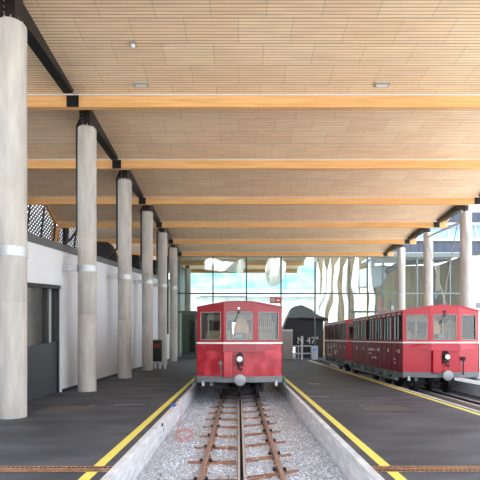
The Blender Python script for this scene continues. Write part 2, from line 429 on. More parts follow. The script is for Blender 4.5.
# ------------------------------------------------------------------ columns, girders, collars
def wall_rise(Y): return .0795*(Y-14.7)
R_C = .36
def column(X, Y, label, side, collar=True):
    t = empty('concrete_column', (X, Y, 0), label, 'column', 'round concrete columns, %s row' % side)
    top = EYE+8.38
    arm_top = ceil_z(Y, math.ceil((Y-16.6)/6-1e-6))
    MB().tube([(X,Y,0),(X,Y,3.05),(X,Y,3.06),(X,Y,3.075),(X,Y,6.29),(X,Y,6.30),(X,Y,6.315),(X,Y,top-.02),(X,Y,top)],
              [R_C,R_C,R_C-.008,R_C,R_C,R_C-.008,R_C,R_C,R_C-.02], 48).build('shaft', 'concrete', t, smooth=True)
    br = MB().box(X-.26, X+.26, Y-.25, Y+.25, top, top+.04)
    if side == 'right': br.box(X-.1, X+.1, Y-.2, Y+.2, top+.04, arm_top)
    else: br.box(X-.17, X+.17, Y-.2, Y+.25, top+.04, arm_top).box(X-.24, X-.2, Y-.2, Y+.25, top+.04, arm_top)
    b = br.build('bracket', 'dark_steel', t)
    mb = MB()
    for q in range(10):
        a = 2*math.pi*q/10
        mb.tube([(X+.27*math.cos(a), Y+.27*math.sin(a), top+.0), (X+.27*math.cos(a), Y+.27*math.sin(a), top+.1)], .02, 6)
    for zz in (.2, .35, .5, .62): mb.tube([(X-.12,Y-.2,top+zz),(X-.12,Y-.23,top+zz)], .018, 6)
    if Y < 26 and side == 'left': mb.split('bolt', 'bolt_zinc', b)
    else: mb.bm.free()
    return t
def girder(X, Y0, t):
    # tapered arm from the column head up to the ceiling next to the beam
    k = math.ceil((Y0-16.6)/6 - 1e-6); yb = 16.6+6*k
    y1 = yb-.25
    za, zb = ceil_z(Y0, k), ceil_z(y1, k)
    p = [(Y0+.15, EYE+8.72), (Y0+.6, EYE+8.72), (y1-.2, zb-.16), (y1, zb+.01), (Y0+.15, za+.01)]
    t = MB().prism(p, 'X', X-.13, X+.13).build('steel_arm', 'dark_steel', t)
    mb = MB().hexa([(X-.17,Y0+.3,EYE+8.68),(X+.17,Y0+.3,EYE+8.68),(X+.17,y1-.2,zb-.2),(X-.17,y1-.2,zb-.2),
                    (X-.17,Y0+.3,EYE+8.72),(X+.17,Y0+.3,EYE+8.72),(X+.17,y1-.2,zb-.16),(X-.17,y1-.2,zb-.16)])
    mb.build('bottom_flange', 'black_pipe', t)
    # shoe clamped round the beam
    mb = MB()
    for dx in (-.19, -.09, .08, .18): mb.box(X+dx-.03, X+dx+.03, yb-.06, yb+.0, EYE+8.47, EYE+8.87)
    mb.split('beam_shoe', 'black_pipe', t)
    MB().box(X-.2, X+.2, yb-.03, yb, EYE+8.46, EYE+8.88).build('shoe_plate', 'dark_steel', t)
words = ['largest, nearest the viewer', 'second from the viewer', 'third from the viewer', 'fourth from the viewer', 'fifth from the viewer', 'sixth, close to the glazed end wall']
for i in range(-1, 8):
    Y = 12.15+6*i
    if i == -1: continue
    if i < 6:
        l = 'round concrete column of the left row, '+words[i]
    else: l = ['round concrete column in the left corner at the glazing', 'round concrete column seen beyond the end glazing'][i-6]
    if i == 6: continue
    c = column(-6.05, Y, l, 'left')
    if i < 6: girder(-6.05, Y, c)
    if i < 6:
        # strap collar with arm to the wall
        z = 4.27 + .0795*6*i
        c = MB().tube([(-6.05,Y,z),(-6.05,Y,z+.25)], R_C+.018, 40).build('strap_collar', 'galvanised', c, smooth=True)
        mb = MB().box(-6.92, -6.3, Y-.42, Y-.36, z+.02, z+.1); mb.box(-6.92, -6.3, Y-.42, Y-.36, z+.15, z+.23); mb.box(-6.62,-6.3,Y-.45,Y-.33,z,z+.25)
        mb.split('wall_arm', 'galvanised', c)
        mb = MB()
        for dz in (.06,.19):
            for dx in (-.28,): mb.tube([(-6.05+dx*.62,Y-.33,z+dz),(-6.05+dx*.62,Y-.42,z+dz)], .02, 6)
        mb.split('bolt', 'bolt_zinc', c)
        # black rainwater pipe on the left
        zt = EYE+8.6
        zw = 2.1+3.17+wall_rise(Y)
        p = MB().tube([(-6.33,Y+.1,zt+.6),(-6.33,Y+.1,zt+.25),(-6.5,Y+.15,zt-.05),(-6.5,Y+.15,zt-.3),(-6.5,Y+.15,zw+.9),(-6.75,Y+.15,zw+.6),(-7.1,Y+.15,zw+.28)], .055, 10).build('rainwater_pipe', 'black_pipe', smooth=True)
        tag(p, 'black rainwater pipe on the left-row column '+words[i], 'pipe', None)
for i, w in enumerate(['just outside the frame on the right','behind the right-hand train cab, nearest of those in view','middle of the three in view','farthest, beside the roof edge']):
    Y = 24.15+6*i
    c = column(15.1, Y, 'round concrete column of the right row, '+w, 'right')
    girder(15.1, Y, c)
# braces on right
A = Vector((14.85, 30.0, EYE+7.75)); B = Vector((15.0, 36.0, EYE+8.05))
tag(MB().tube([A,B], .09, 12).build('brace_pipe', 'galvanised', smooth=True), 'grey diagonal pipe between the two right-row column heads', 'pipe')
for a, b, l in ((at(457,226,30.5), at(443,304,30.5), 'steel cable running down from the nearer right column head'), (at(427,240,35.6), at(446,306,33.5), 'steel cable running down from the farther right column head')):
    n = 10
    tag(MB().tube([a.lerp(b, t/n)+Vector((.015*(-1)**t,0,0)) for t in range(n+1)]+[Vector((b.x, b.y, 0))], .035, 8).build('steel_cable', 'steel_wire', smooth=True), l, 'cable')
# ------------------------------------------------------------------ left building wall
def wz(Y): return EYE+3.17+wall_rise(Y)      # top of the white wall
D0, D1 = 12.9, 17.75
def dz(Y): return EYE+1.83+wall_rise(Y)
wx = -6.9
def wseg(mb, y0, y1, zb0, zb1, zt0, zt1, xa=wx-.3, xb=wx):
    mb.hexa([(xa,y0,zb0),(xb,y0,zb0),(xb,y1,zb1),(xa,y1,zb1),(xa,y0,zt0),(xb,y0,zt0),(xb,y1,zt1),(xa,y1,zt1)])
mb = MB()
wseg(mb, 5, D0, 0, 0, wz(5), wz(D0)); wseg(mb, D0, D1, dz(D0), dz(D1), wz(D0), wz(D1)); wseg(mb, D1, YF, 0, 0, wz(D1), wz(YF))
structure(mb.build('wall_left', 'white_wall'))
mb = MB(); wseg(mb, 5, YF, wz(5), wz(YF), wz(5)+.27, wz(YF)+.27, wx-.5, wx+.04)
structure(mb.build('trim_20', 'coping_sheet'))
mb = MB(); wseg(mb, D1, YF, 0, 0, .12, .12, wx, wx+.015)
structure(mb.build('baseboard_left', 'black_frame'))
structure(MB().box(-13.5, wx-.3, 5, 47, 0, .02).build('floor', 'asphalt'))
structure(MB().box(wx-.3, -60, 4.9, 5.0, 0, 4.4).build('wall_front', 'white_wall'))
mb = MB().hexa([(-13.5,5,wz(5)-.1),(wx-.3,5,wz(5)-.1),(wx-.3,YF,wz(YF)-.1),(-13.5,YF,wz(YF)-.1),(-13.5,5,wz(5)),(wx-.3,5,wz(5)),(wx-.3,YF,wz(YF)),(-13.5,YF,wz(YF))])
structure(mb.build('ceiling', 'coping_sheet'))
# door in the recess
dr = bpy.data.objects.new('door_1', None); C.objects.link(dr); dr.location = (wx-.25, D0, 0); structure(dr)
def dseg(y0, y1, a, b, xa, xb, m, name, z0abs=None):
    mb = MB(); f = lambda Y, c: max(0.0, c + wall_rise(Y)) if c > 0 else 0
    mb.hexa([(xa,y0,f(y0,a)),(xb,y0,f(y0,a)),(xb,y1,f(y1,a)),(xa,y1,f(y1,a)),(xa,y0,f(y0,b)),(xb,y0,f(y0,b)),(xb,y1,f(y1,b)),(xa,y1,f(y1,b))])
    return mb.build(name, m, dr)
TZ = 3.93; MZ = 1.76
dseg(D0, D1, TZ-.14, TZ, wx-.3, wx-.06, 'black_frame', 'door_frame')
dseg(D1-.1, D1, 0, TZ-.1, wx-.3, wx-.1, 'black_frame', 'door_frame')
dseg(16.72, 16.85, MZ, TZ-.12, wx-.3, wx-.14, 'black_frame', 'mullion')
dseg(D0, D1-.08, 0, MZ, wx-.3, wx-.16, 'door_panel_grey', 'door_panel')
dseg(D0, 16.72, MZ, TZ-.1, wx-.26, wx-.24, 'door_glass', 'glass_pane')
dseg(16.85, D1-.1, MZ, TZ-.1, wx-.26, wx-.24, 'door_glass', 'glass_pane')
dseg(17.15, 17.2, MZ, TZ-.1, wx-.24, wx-.2, 'galvanised', 'door_handle')
# interior behind the glazing
structure(MB().box(-12, -11.9, 6, 24, 0, 4.4).build('wall_rear', 'dark_room_wall'))
# rising mesh screens at the left roof edge
def screen(y0, y1, zb, label, nm=4, xt=-13.85, lean=.55, h=None):
    t = empty('mesh_screen', (xt-lean, y0, zb), label, 'mesh screen')
    zt = EYE+9.5
    def P(u, v): # u 0..1 along Y, v 0..1 up
        return Vector((xt-lean*(1-v), y0+(y1-y0)*u, zb+(zt-zb)*v))
    L = y1-y0; H = zt-zb; st = .38
    mb = MB(); r = .078
    def strip(a, b):
        d = (b-a).normalized(); nrm = Vector((1,0,lean/H)).normalized(); s = d.cross(nrm).normalized()*r; q = nrm*.012
        mb.hexa([a-s-q, a+s-q, a+s+q, a-s+q, b-s-q, b+s-q, b+s+q, b-s+q])
    n = int((L+H)/st)
    for i in range(n):
        c = i*st
        # diagonals u+v=c
        ya, va = (c, 0) if c <= L else (L, c-L)
        yb, vb = (0, c) if c <= H else (c-H, H)
        if abs(ya-yb) > .02:
            strip(P(ya/L, va/H), P(yb/L, vb/H)); strip(P(1-ya/L, va/H), P(1-yb/L, vb/H))
    mb.build('expanded_mesh', 'mesh_metal', t)
    for i in range(nm+1):
        a = P(i/nm, 0); b = P(i/nm, 1)
        MB().tube([a+Vector((.06,0,0)), b+Vector((.06,0,0))], .07, 6).build('post', 'black_pipe', t)
structure(MB().box(-14.7, -14.3, 24, 41, 0, 7.0).build('wall_left', 'coping_sheet'))
screen(24.5, 27.9, 7.0, 'dark wire mesh screen left of the second column, nearest of three', 2)
screen(28.1, 34.4, 7.0, 'dark wire mesh screen with leaning posts above the left wall', 3)
screen(35.2, 40.4, 7.0, 'dark wire mesh screen just left of the second column, smaller', 3)
t = MB().hexa([(-14.45,34.5,0),(-14.0,34.5,0),(-14.0,35.0,0),(-14.45,35.0,0),(-14.25,34.5,10.7),(-13.8,34.5,10.7),(-13.8,35.0,10.7),(-14.25,35.0,10.7)]).build('timber_post', 'varnished_wood')
tag(t, 'brown timber post between the two mesh screens', 'post')
tag(MB().hexa([(-13.6,34.9,6.5),(-13.35,34.9,6.5),(-13.35,35.2,6.5),(-13.6,35.2,6.5),(-13.5,34.9,10.7),(-13.25,34.9,10.7),(-13.25,35.2,10.7),(-13.5,35.2,10.7)]).build('steel_post', 'black_pipe'), 'black steel post beside the brown timber post', 'post')
if 0: tag(MB().hexa([(-13.9,33.65,6.5),(-13.75,33.65,6.5),(-13.75,33.9,6.5),(-13.9,33.9,6.5),(-13.9,33.2,9.9),(-13.75,33.2,9.9),(-13.75,33.9,9.9),(-13.9,33.9,9.9)]).build('screen_end_plate', 'black_pipe'), 'black end plate of the larger mesh screen', 'plate')
def duct(pts, Y, depth, label):
    P = [(at(x,y,Y).x, at(x,y,Y).z) for x,y in pts]
    t = empty('ventilation_duct', (P[0][0], Y, P[-1][1]), label, 'duct')
    MB().prism(P, 'Y', Y, Y+depth).build('duct_body', 'black_sheet', t, bevel=.04)
    mb = MB(); xs = [p[0] for p in P]; zs = [p[1] for p in P]; cx = sum(xs)/len(xs); cz = sum(zs)/len(zs)
    for k in range(3): mb.box(cx-.3, cx+.3, Y-.04, Y, cz-.15+k*.15, cz-.1+k*.15)
    mb.build('louvre', 'black_pipe', t)
duct([(90,241),(108,242),(115,258),(117,275),(90,275)], 34, 1.5, 'black ventilation duct on the wall top left of the third column')
duct([(128,254),(139,255),(140,280),(128,280)], 38, 1.5, 'small black duct between the third and fourth columns')
duct([(149,259),(156,260),(157,284),(149,284)], 42, 1.5, 'small black duct between the fourth and fifth columns')
tag(MB().box(*sorted((at(165.5,255,40).x, at(168.3,255,40).x)), 40, 40.3, at(0,334,40).z, at(0,256,40).z).build('cable_duct', 'black_sheet'), 'narrow black vertical duct between the fifth and sixth columns', 'duct')
# ------------------------------------------------------------------ platform furniture
pk = empty('info_kiosk', (-6.15, 33.2, 0), 'black information kiosk standing on a low pale bench at the left wall', 'kiosk')
Yk = 31.5
a = at(152.5,340,Yk); b = at(161.5,361.5,Yk)
MB().box(a.x, b.x, Yk, Yk+.4, b.z, a.z).build('cabinet', 'black_sheet', pk, bevel=.02)
MB().box(a.x+.12, a.x+.33, Yk-.01, Yk, a.z-.02, a.z+.12).build('notice', 'paper_notice', pk)
MB().box(a.x+.12, a.x+.5, Yk-.012, Yk, a.z-.55, a.z-.25).build('label_plate', 'dark_red_label', pk)
bn = empty('bench', (-6, Yk, 0), 'low grey bench under the black kiosk', 'bench')
z = at(0,361.5,Yk).z
MB().box(a.x-.05, at(167,0,Yk).x, Yk-.15, Yk+.5, z-.08, z-.005).build('bench_top', 'concrete', bn)
for x in (a.x+.1, at(159,0,Yk).x, at(164,0,Yk).x): MB().box(x, x+.09, Yk-.1, Yk+.4, 0, z-.08).build('leg', 'galvanised', bn)
def grate(x0, x1, y0, y1, label):
    t = empty('drain_grate', (x0, y0, 0), label, 'drain grate', 'rusty drain grates')
    MB().box(x0, x1, y0, y1, .0, .004).build('channel', 'black_pipe', t)
    mb = MB(); mb.box(x0, x1, y0, y0+.015, .003, .012).box(x0, x1, y1-.015, y1, .003, .012).box(x0,x1,(y0+y1)/2-.008,(y0+y1)/2+.008,.003,.012)
    x = x0
    while x < x1-.06:
        ym = (y0+y1)/2
        for (ya, yb, sgn) in ((y0, ym, 1), (ym, y1, -1)):
            xa, xb = (x, x+.05) if sgn > 0 else (x+.05, x)
            mb.hexa([(xa,ya,.003),(xa+.018,ya,.003),(xb+.018,yb,.003),(xb,yb,.003),(xa,ya,.012),(xa+.018,ya,.012),(xb+.018,yb,.012),(xb,yb,.012)])
        x += .075
    mb.build('grate_bars', 'grate_rust', t)
grate(-6.2, X0-2.12, 7.14, 7.44, 'rusty drain grate across the left platform')
grate(X0+2.12, 6.8, 7.14, 7.44, 'rusty drain grate across the right platform')
for (x, y, w, d, l) in ((-5.15, 13.7, 1.25, 1.0, 'brown gravel-filled manhole cover on the left platform'), (4.4, 13.7, 1.15, .95, 'brown gravel-filled manhole cover on the right platform')):
    t = empty('manhole_cover', (x, y, 0), l, 'manhole cover')
    MB().box(x-w/2, x+w/2, y-d/2, y+d/2, 0, .006).build('cover_infill', 'paver_infill', t)
    mb = MB(); e = .025
    mb.box(x-w/2-e, x+w/2+e, y-d/2-e, y-d/2, 0, .008).box(x-w/2-e, x+w/2+e, y+d/2, y+d/2+e, 0, .008).box(x-w/2-e, x-w/2, y-d/2, y+d/2, 0, .008).box(x+w/2, x+w/2+e, y-d/2, y+d/2, 0, .008)
    mb.build('cover_frame', 'coping_sheet', t)
# junction box and cable on the left kerb
xk = X0-1.98
jb = empty('junction_box', (xk, 11.3, -.4), 'small grey junction box fixed to the left kerb face', 'junction box')
MB().box(xk, xk+.06, 11.1, 11.45, -.40, -.08).build('box_body', 'kerb_concrete', jb, bevel=.01)
MB().box(xk+.06, xk+.07, 11.2, 11.35, -.2, -.14).build('cover_plate', 'fixture_body', jb)
MB().tube([(xk+.03,11.27,-.08),(xk+.03,11.27,0)], .02, 8).build('conduit', 'black_pipe', jb)
cb = empty('power_cable', (xk, 14, 0), 'pink cable with blue plug hanging over the left kerb', 'cable')
MB().box(xk-.17, xk-.02, 13.92, 14.08, .006, .08).build('plug', 'blue_plug', cb, bevel=.015)
pts = [(xk-.02,14,.06),(xk+.12,13.95,.06),(xk+.22,13.6,-.1),(xk+.2,13.1,-.4),(xk+.2,12.6,-.47)]
for k in range(26):
    a = k*.55; pts.append((xk+.5+.26*math.cos(a+2.6)*(1-.012*k), 11.9+.55*math.sin(a+2.6), -.465+.004*k))
MB().tube(pts, .011, 6).build('cord', 'pink_cable', cb, smooth=True)
# ------------------------------------------------------------------ trains
def arc(x, hw=1.66):   # roof line, world z
    return 3.33 + .19*(1-(x/hw)**2)
def make_train(X, Yf, L, label, front='red_paint', lower='faded_highlit_red', side='shaded_red_side', detail=True, nwin=6, sideglaze=True, marks=None, wire_l=False):
    t = empty('rack_railcar', (X, Yf, -.4), label, 'railcar')
    HW = 1.66; SW = .42; CW = .6
    plan_front = [(-HW,SW),(-CW,0),(CW,0),(HW,SW)]
    zb, zs, zw, zt = .635, 1.92, 2.04, 3.13
    TH = .07
    def wall(mb, p0, p1, z0, z1, wins=(), top=None, n=1, thick=TH):
        p0 = Vector(p0); p1 = Vector(p1); d = (p1-p0); Ln = d.length; d.normalize(); nr = Vector((-d.y, d.x))*thick
        if top is None: tf = lambda s: z1
        else: tf = top
        cuts = sorted(set([0, Ln]+[c for w in wins for c in (w[0], w[1])]+[Ln*i/n for i in range(1, n)]))
        for a, b in zip(cuts, cuts[1:]):
            if b-a < 1e-5: continue
            m_ = (a+b)/2; w = next((w for w in wins if w[0]-1e-6 < m_ < w[1]+1e-6), None)
            A = p0+d*a; B = p0+d*b
            def seg(za0, za1, zb0, zb1):
                mb.hexa([(X+A.x,Yf+A.y,za0),(X+B.x,Yf+B.y,za0),(X+B.x+nr.x,Yf+B.y+nr.y,za0),(X+A.x+nr.x,Yf+A.y+nr.y,za0),
                         (X+A.x,Yf+A.y,zb0),(X+B.x,Yf+B.y,zb1),(X+B.x+nr.x,Yf+B.y+nr.y,zb1),(X+A.x+nr.x,Yf+A.y+nr.y,zb0)])
            if w is None: seg(z0, z0, tf(a), tf(b))
            else:
                if w[2] > z0: seg(z0, z0, w[2], w[2])
                seg(w[3], w[3], tf(a), tf(b))
    def pane(p0, p1, s0, s1, z0, z1, off=.035):
        p0 = Vector(p0); p1 = Vector(p1); d = (p1-p0).normalized(); nr = Vector((-d.y, d.x))*off
        A = p0+d*s0+nr; B = p0+d*s1+nr; e = nr*.15
        MB().hexa([(X+A.x,Yf+A.y,z0),(X+B.x,Yf+B.y,z0),(X+B.x+e.x,Yf+B.y+e.y,z0),(X+A.x+e.x,Yf+A.y+e.y,z0),
                   (X+A.x,Yf+A.y,z1),(X+B.x,Yf+B.y,z1),(X+B.x+e.x,Yf+B.y+e.y,z1),(X+A.x+e.x,Yf+A.y+e.y,z1)]).build('windscreen' if z1 > 3.12 else 'window_pane', 'cab_glass' if z1 > 3.12 else 'side_glass', t)
    SL = (Vector(plan_front[1])-Vector(plan_front[0])).length
    # upper front
    mb = MB()
    edges = [(plan_front[0], plan_front[1], [(.15, SL-.13, zw, zt)], SL), (plan_front[1], plan_front[2], [(.1, 1.1, zw, zt)], 1.2), (plan_front[2], plan_front[3], [(.13, SL-.15, zw, zt)], SL)]
    for (p0, p1, w, ln) in edges:
        f = lambda s, p0=p0, p1=p1, ln=ln: arc(p0[0]+(p1[0]-p0[0])*s/ln)
        wall(mb, p0, p1, zs, 0, w, f, 6)
    mb.build('front_upper', front, t)
    for (p0, p1, w, ln) in edges: pane(p0, p1, w[0][0], w[0][1], zw, zt)
    # window rubber frames
    for (p0, p1, w, ln) in edges:
        mb = MB(); s0, s1 = w[0][0], w[0][1]
        wall(mb, p0, p1, zw, zt, [(s0+.03, s1-.03, zw+.03, zt-.03)], None, 1, .02)
        # keep only the ring inside the opening
        bmv = [v for v in mb.bm.verts]
        mb.bm.free(); mb = MB()
        q0 = Vector(p0); d = (Vector(p1)-q0).normalized(); nr = Vector((-d.y,d.x))*.03
        for (a,b,za,zb_) in ((s0,s0+.025,zw,zt),(s1-.025,s1,zw,zt),(s0,s1,zw,zw+.025),(s0,s1,zt-.025,zt)):
            A = q0+d*a-nr*.3; B = q0+d*b-nr*.3
            mb.hexa([(X+A.x,Yf+A.y,za),(X+B.x,Yf+B.y,za),(X+B.x+nr.x,Yf+B.y+nr.y,za),(X+A.x+nr.x,Yf+A.y+nr.y,za),
                     (X+A.x,Yf+A.y,zb_),(X+B.x,Yf+B.y,zb_),(X+B.x+nr.x,Yf+B.y+nr.y,zb_),(X+A.x+nr.x,Yf+A.y+nr.y,zb_)])
        mb.build('window_frame', 'fixture_body', t)
    # lower front
    mb = MB()
    for (p0, p1, w, ln) in edges: wall(mb, p0, p1, zb, zs)
    mb.build('front_lower', lower, t)
    # white stripe front
    mb = MB()
    for (p0, p1, w, ln) in edges:
        q0 = Vector(p0)*1.0; q1 = Vector(p1)*1.0; q0.y -= .025; q1.y -= .025
        wall(mb, q0, q1, 1.895, 1.96, thick=.03)
    mb.build('stripe', 'white_stripe', t)
    # valance: protruding ledge under the stripe
    mb = MB(); z1 = 1.86
    pts = [(-1.45,.33),(-.62,-.12),(.62,-.12),(1.45,.33)]
    for p0, p1, h0, h1 in ((pts[0],pts[1],.16,.28),(pts[1],pts[2],.28,.28),(pts[2],pts[3],.28,.16)):
        mb.hexa([(X+p0[0],Yf+p0[1],z1-h0),(X+p1[0],Yf+p1[1],z1-h1),(X+p1[0],Yf+p1[1]+.4,z1-h1),(X+p0[0],Yf+p0[1]+.3,z1-h0),
                 (X+p0[0],Yf+p0[1]+.05,z1),(X+p1[0],Yf+p1[1]+.05,z1),(X+p1[0],Yf+p1[1]+.4,z1),(X+p0[0],Yf+p0[1]+.3,z1)])
    mb.build('valance', front, t)
    # pillar box left of the lamp
    MB().box(X-.60, X-.26, Yf-.22, Yf+.05, zb, 1.6).build('front_pillar', lower, t, bevel=.02)
    # skirt
    mb = MB()
    for (p0, p1, w, ln) in edges: wall(mb, (p0[0],p0[1]-.02), (p1[0],p1[1]-.02), .42, zb+.01, thick=.1)
    mb.build('skirt', 'skirt_grey', t)
    # headlamp
    hl = MB().box(X-.12, X+.14, Yf-.1, Yf+.02, 1.05, 1.5).box(X-.05,X+.07,Yf-.16,Yf,1.5,1.58).build('headlamp_bracket', 'underframe_black', t, bevel=.02)
    MB().tube([(X+.0,Yf-.02,1.32),(X+.0,Yf-.2,1.32),(X,Yf-.24,1.32)], [.1,.13,.12], 20).build('headlamp', 'underframe_black', hl, smooth=True)
    MB().tube([(X,Yf-.235,1.32),(X,Yf-.26,1.32),(X,Yf-.28,1.32)], [.115,.1,.04], 20).build('lens', 'lamp_lens', hl, smooth=True)
    MB().tube([(X-.04,Yf-.12,1.05),(X-.04,Yf-.2,.98),(X+.05,Yf-.2,.9),(X+.1,Yf-.15,.96)], .03, 8).build('coupling_hook', 'underframe_black', t)
    if X > 4: MB().tube([(X+.75,Yf-.06,1.2),(X+.75,Yf-.06,.55)], .03, 8).box(X+.68,X+.83,Yf-.1,Yf,1.15,1.32).build('brake_hose', 'underframe_black', t)
    else: MB().tube([(X-.72,Yf-.02,1.28),(X-.72,Yf-.05,1.2),(X-.7,Yf-.08,.6)], .022, 8).box(X-.79,X-.66,Yf-.05,Yf+.06,1.1,1.2).build('brake_hose', 'skirt_grey', t)
    # buffer
    bf = MB().tube([(X+.02,Yf+.1,.53),(X+.02,Yf-.22,.53)], .07, 14).build('buffer', 'underframe_black', t, smooth=True)
    MB().tube([(X+.02,Yf-.22,.53),(X+.02,Yf-.25,.53),(X+.02,Yf-.265,.53)], [.22,.22,.19], 32).build('buffer_disc', 'buffer_disc', bf, smooth=True)
    # small pipes under the skirt
    for dx, m, zz in ((-1.42,'lamp_lens',.3),(1.42,'lamp_lens',.3),(-1.1,'skirt_grey',.34)):
        if dx > 0 and X > 4: continue
        MB().tube([(X+dx,Yf+.36,.46),(X+dx,Yf+.36,.46-.2)], .065, 12).build('hose_coupling', m if m != 'lamp_lens' else 'galvanised', t, smooth=True)
    # step boards along the sides
    for s in (-1, 1):
        o = MB().box(*sorted((X+s*1.72, X+s*1.90)), Yf+.75, Yf+L-.6, .24, .33).build('step_board', 'step_board_grey', t, bevel=.02)
        mb = MB(); q = Yf+1.2
        while q < Yf+L-.6: mb.box(*sorted((X+s*1.55, X+s*1.8)), q, q+.08, .28, .62); mb.box(*sorted((X+s*1.78, X+s*1.84)), q, q+.07, .3, .5); q += 1.35
        mb.split('board_bracket', 'step_board_grey', o)
    # sides
    Ls = L-2*SW
    win = []; bay = Ls/nwin
    for i in range(nwin): win.append((bay*i+.12, bay*(i+1)-.12, zw+.02, zt-.02))
    for s in (-1, 1):
        p0 = (-HW, L-SW) if s < 0 else (HW, SW); p1 = (-HW, SW) if s < 0 else (HW, L-SW)
        mb = MB(); wall(mb, p0, p1, zs, 0, win, lambda q: 3.33)
        o = mb.build('side_wall_upper', side, t)
        mb = MB(); wall(mb, p0, p1, .6, zs)
        lo = mb.build('side_wall_lower', side, t)
        mb = MB(); c = X+s*(HW+.012)
        for i in range(nwin*2+1):
            yy = Yf+SW+Ls*i/(nwin*2); mb.box(*sorted((X+s*HW, X+s*(HW+.02))), yy-.02, yy+.02, .62, 1.88)
        mb.split('panel_batten', side, lo)
        MB().box(*sorted((X+s*HW, X+s*(HW+.03))), Yf+SW, Yf+L-SW, 1.895, 1.95).build('stripe', 'white_stripe', t)
        mb = MB()
        for w in win:
            for fr in (.36, .68):
                yy = (Yf+SW+w[0]+(w[1]-w[0])*fr) if s > 0 else (Yf+L-SW-w[0]-(w[1]-w[0])*fr)
                mb.box(*sorted((X+s*(HW-.05), X+s*(HW-.01))), yy-.035, yy+.035, zw, zt)
        mb.split('window_bar', 'underframe_black' if s < 0 else side, o)
        mb = MB()
        for i in range(nwin*2):
            yy = Yf+SW+Ls*(i+.5)/(nwin*2); mb.box(*sorted((X+s*HW, X+s*(HW+.05))), yy-.14, yy+.14, 3.17, 3.23)
        mb.split('ventilator', 'galvanised', o)
        mb = MB()
        for i in range(nwin): 
            yy = Yf+SW+Ls*(i+.3)/nwin; mb.box(*sorted((X+s*HW, X+s*(HW+.05))), yy-.02, yy+.02, 1.45, 1.62)
        mb.split('grab_handle', 'galvanised', lo)
        for w in win: pane(p0, p1, w[0], w[1], w[2], w[3])
        MB().box(*sorted((X+s*(HW-.12), X+s*(HW-.02))), Yf+SW, Yf+L-SW, .38, .6).build('sole_bar', 'skirt_grey', t)
    # back end
    mb = MB(); wall(mb, (HW,L-SW), (CW,L), .5, 3.35); wall(mb, (CW,L), (-CW,L), .5, 3.35, [(.15,1.05,zw,zt)]); wall(mb, (-CW,L), (-HW,L-SW), .5, 3.35)
    mb.build('rear_wall', side, t)
    # roof
    n = 14; prof = [(-HW-.03 + (2*HW+.06)*i/n) for i in range(n+1)]
    mb = MB(); secs = [0, .03, SW*.5, SW, L-SW, L]
    bm = mb.bm; rows = []
    for k, y in enumerate([0, SW, L-SW, L]):
        hw = (CW+.02) if k in (0, 3) else HW+.02
        rows.append([(x, y) for x in ([-hw+2*hw*i/n for i in range(n+1)])])
    for dzz in (0, .05):
        pass
    V = [[(bm.verts.new((X+x, Yf+y-(.03 if k < 2 else 0), arc(x)+.02)), bm.verts.new((X+x, Yf+y-(.03 if k < 2 else 0), arc(x)-.03))) for (x, y) in row] for k, row in enumerate(rows)]
    for a, b in zip(V, V[1:]):
        for i in range(n):
            bm.faces.new([a[i][0], a[i+1][0], b[i+1][0], b[i][0]]); bm.faces.new([a[i][1], b[i][1], b[i+1][1], a[i+1][1]])
        for i in (0, n): bm.faces.new([a[i][0], b[i][0], b[i][1], a[i][1]])
    for e in (V[0], V[-1]):
        for i in range(n): bm.faces.new([e[i][0], e[i][1], e[i+1][1], e[i+1][0]])
    mb.build('roof', front if X < 4 else 'bright_red_paint', t, smooth=True)
    # marker lamp and wiper
    MB().tube([(X-.03,Yf+.02,3.25),(X-.03,Yf-.06,3.25)], .05, 14).build('marker_lamp', 'lamp_lens' if X < 4 else 'underframe_black', t, smooth=True)
    MB().tube([(X-.02,Yf-.04,3.14),(X-.09,Yf-.05,2.95),(X-.2,Yf-.04,2.75)], .018, 6).box(X-.08,X+.0,Yf-.05,Yf,3.08,3.17).build('wiper', 'underframe_black', t)
    # interior
    MB().box(X-HW+.1, X+HW-.1, Yf+.5, Yf+L-.5, 1.0, 1.06).build('floor_deck', 'varnished_wood', t)
    MB().box(X-HW+.08, X+HW-.08, Yf+.45, Yf+L-.45, 3.2, 3.23).build('inner_ceiling', 'cream_interior', t)
    MB().box(X-.22, X+.27, Yf+.25, Yf+.6, 1.1, 2.3).build('driving_console', 'dash_panel', t, bevel=.02)
    for k in range(2):
        o2 = MB().tube([(X-.08+k*.13+.045*math.cos(a*math.pi/6), Yf+.245, 2.19+.045*math.sin(a*math.pi/6)) for a in range(12)], .007, 5).build('gauge_ring', 'white_strip', t)
    MB().prism([(X-.3,1.1),(X+.38,1.1),(X+.38,2.6),(X+.22,2.95),(X-.05,2.95),(X-.22,2.6)], 'Y', Yf+1.3, Yf+1.36).build('wooden_partition', 'varnished_wood', t)
    # seat rows and slatted screens
    r = 2.4
    while r < L-1.2:
        for s in (-1, 1):
            o = MB().box(*sorted((X+s*.35, X+s*1.5)), Yf+r, Yf+r+.45, 1.42, 1.48).box(*sorted((X+s*.35, X+s*1.5)), Yf+r+.42, Yf+r+.47, 1.48, 2.35).box(*sorted((X+s*.4, X+s*1.45)), Yf+r+.1, Yf+r+.4, 1.06, 1.42).build('bench_seat', 'varnished_wood' if s < 0 else 'pale_wood_slats', t)
        r += 1.5
    mb = MB()
    for k in range(9): mb.box(X+.78+k*.085, X+.82+k*.085, Yf+1.9, Yf+1.94, 1.1, 3.0-.2*abs(k-4)/4)
    mb.box(X+.74, X+1.5, Yf+1.9, Yf+1.95, 2.5, 2.6)
    mb.build('slatted_screen', 'pale_wood_slats', t)
    for dx in (-.62,.62,1.2,-1.3): MB().tube([(X+dx,Yf+1.6,1.06),(X+dx,Yf+1.6,3.2)], .025, 8).build('grab_pole', 'brass_pole', t)
    MB().box(X-1.45, X-.4, Yf+2.8, Yf+2.86, 1.06, 2.45).build('cab_bulkhead', 'pale_wood_slats', t)
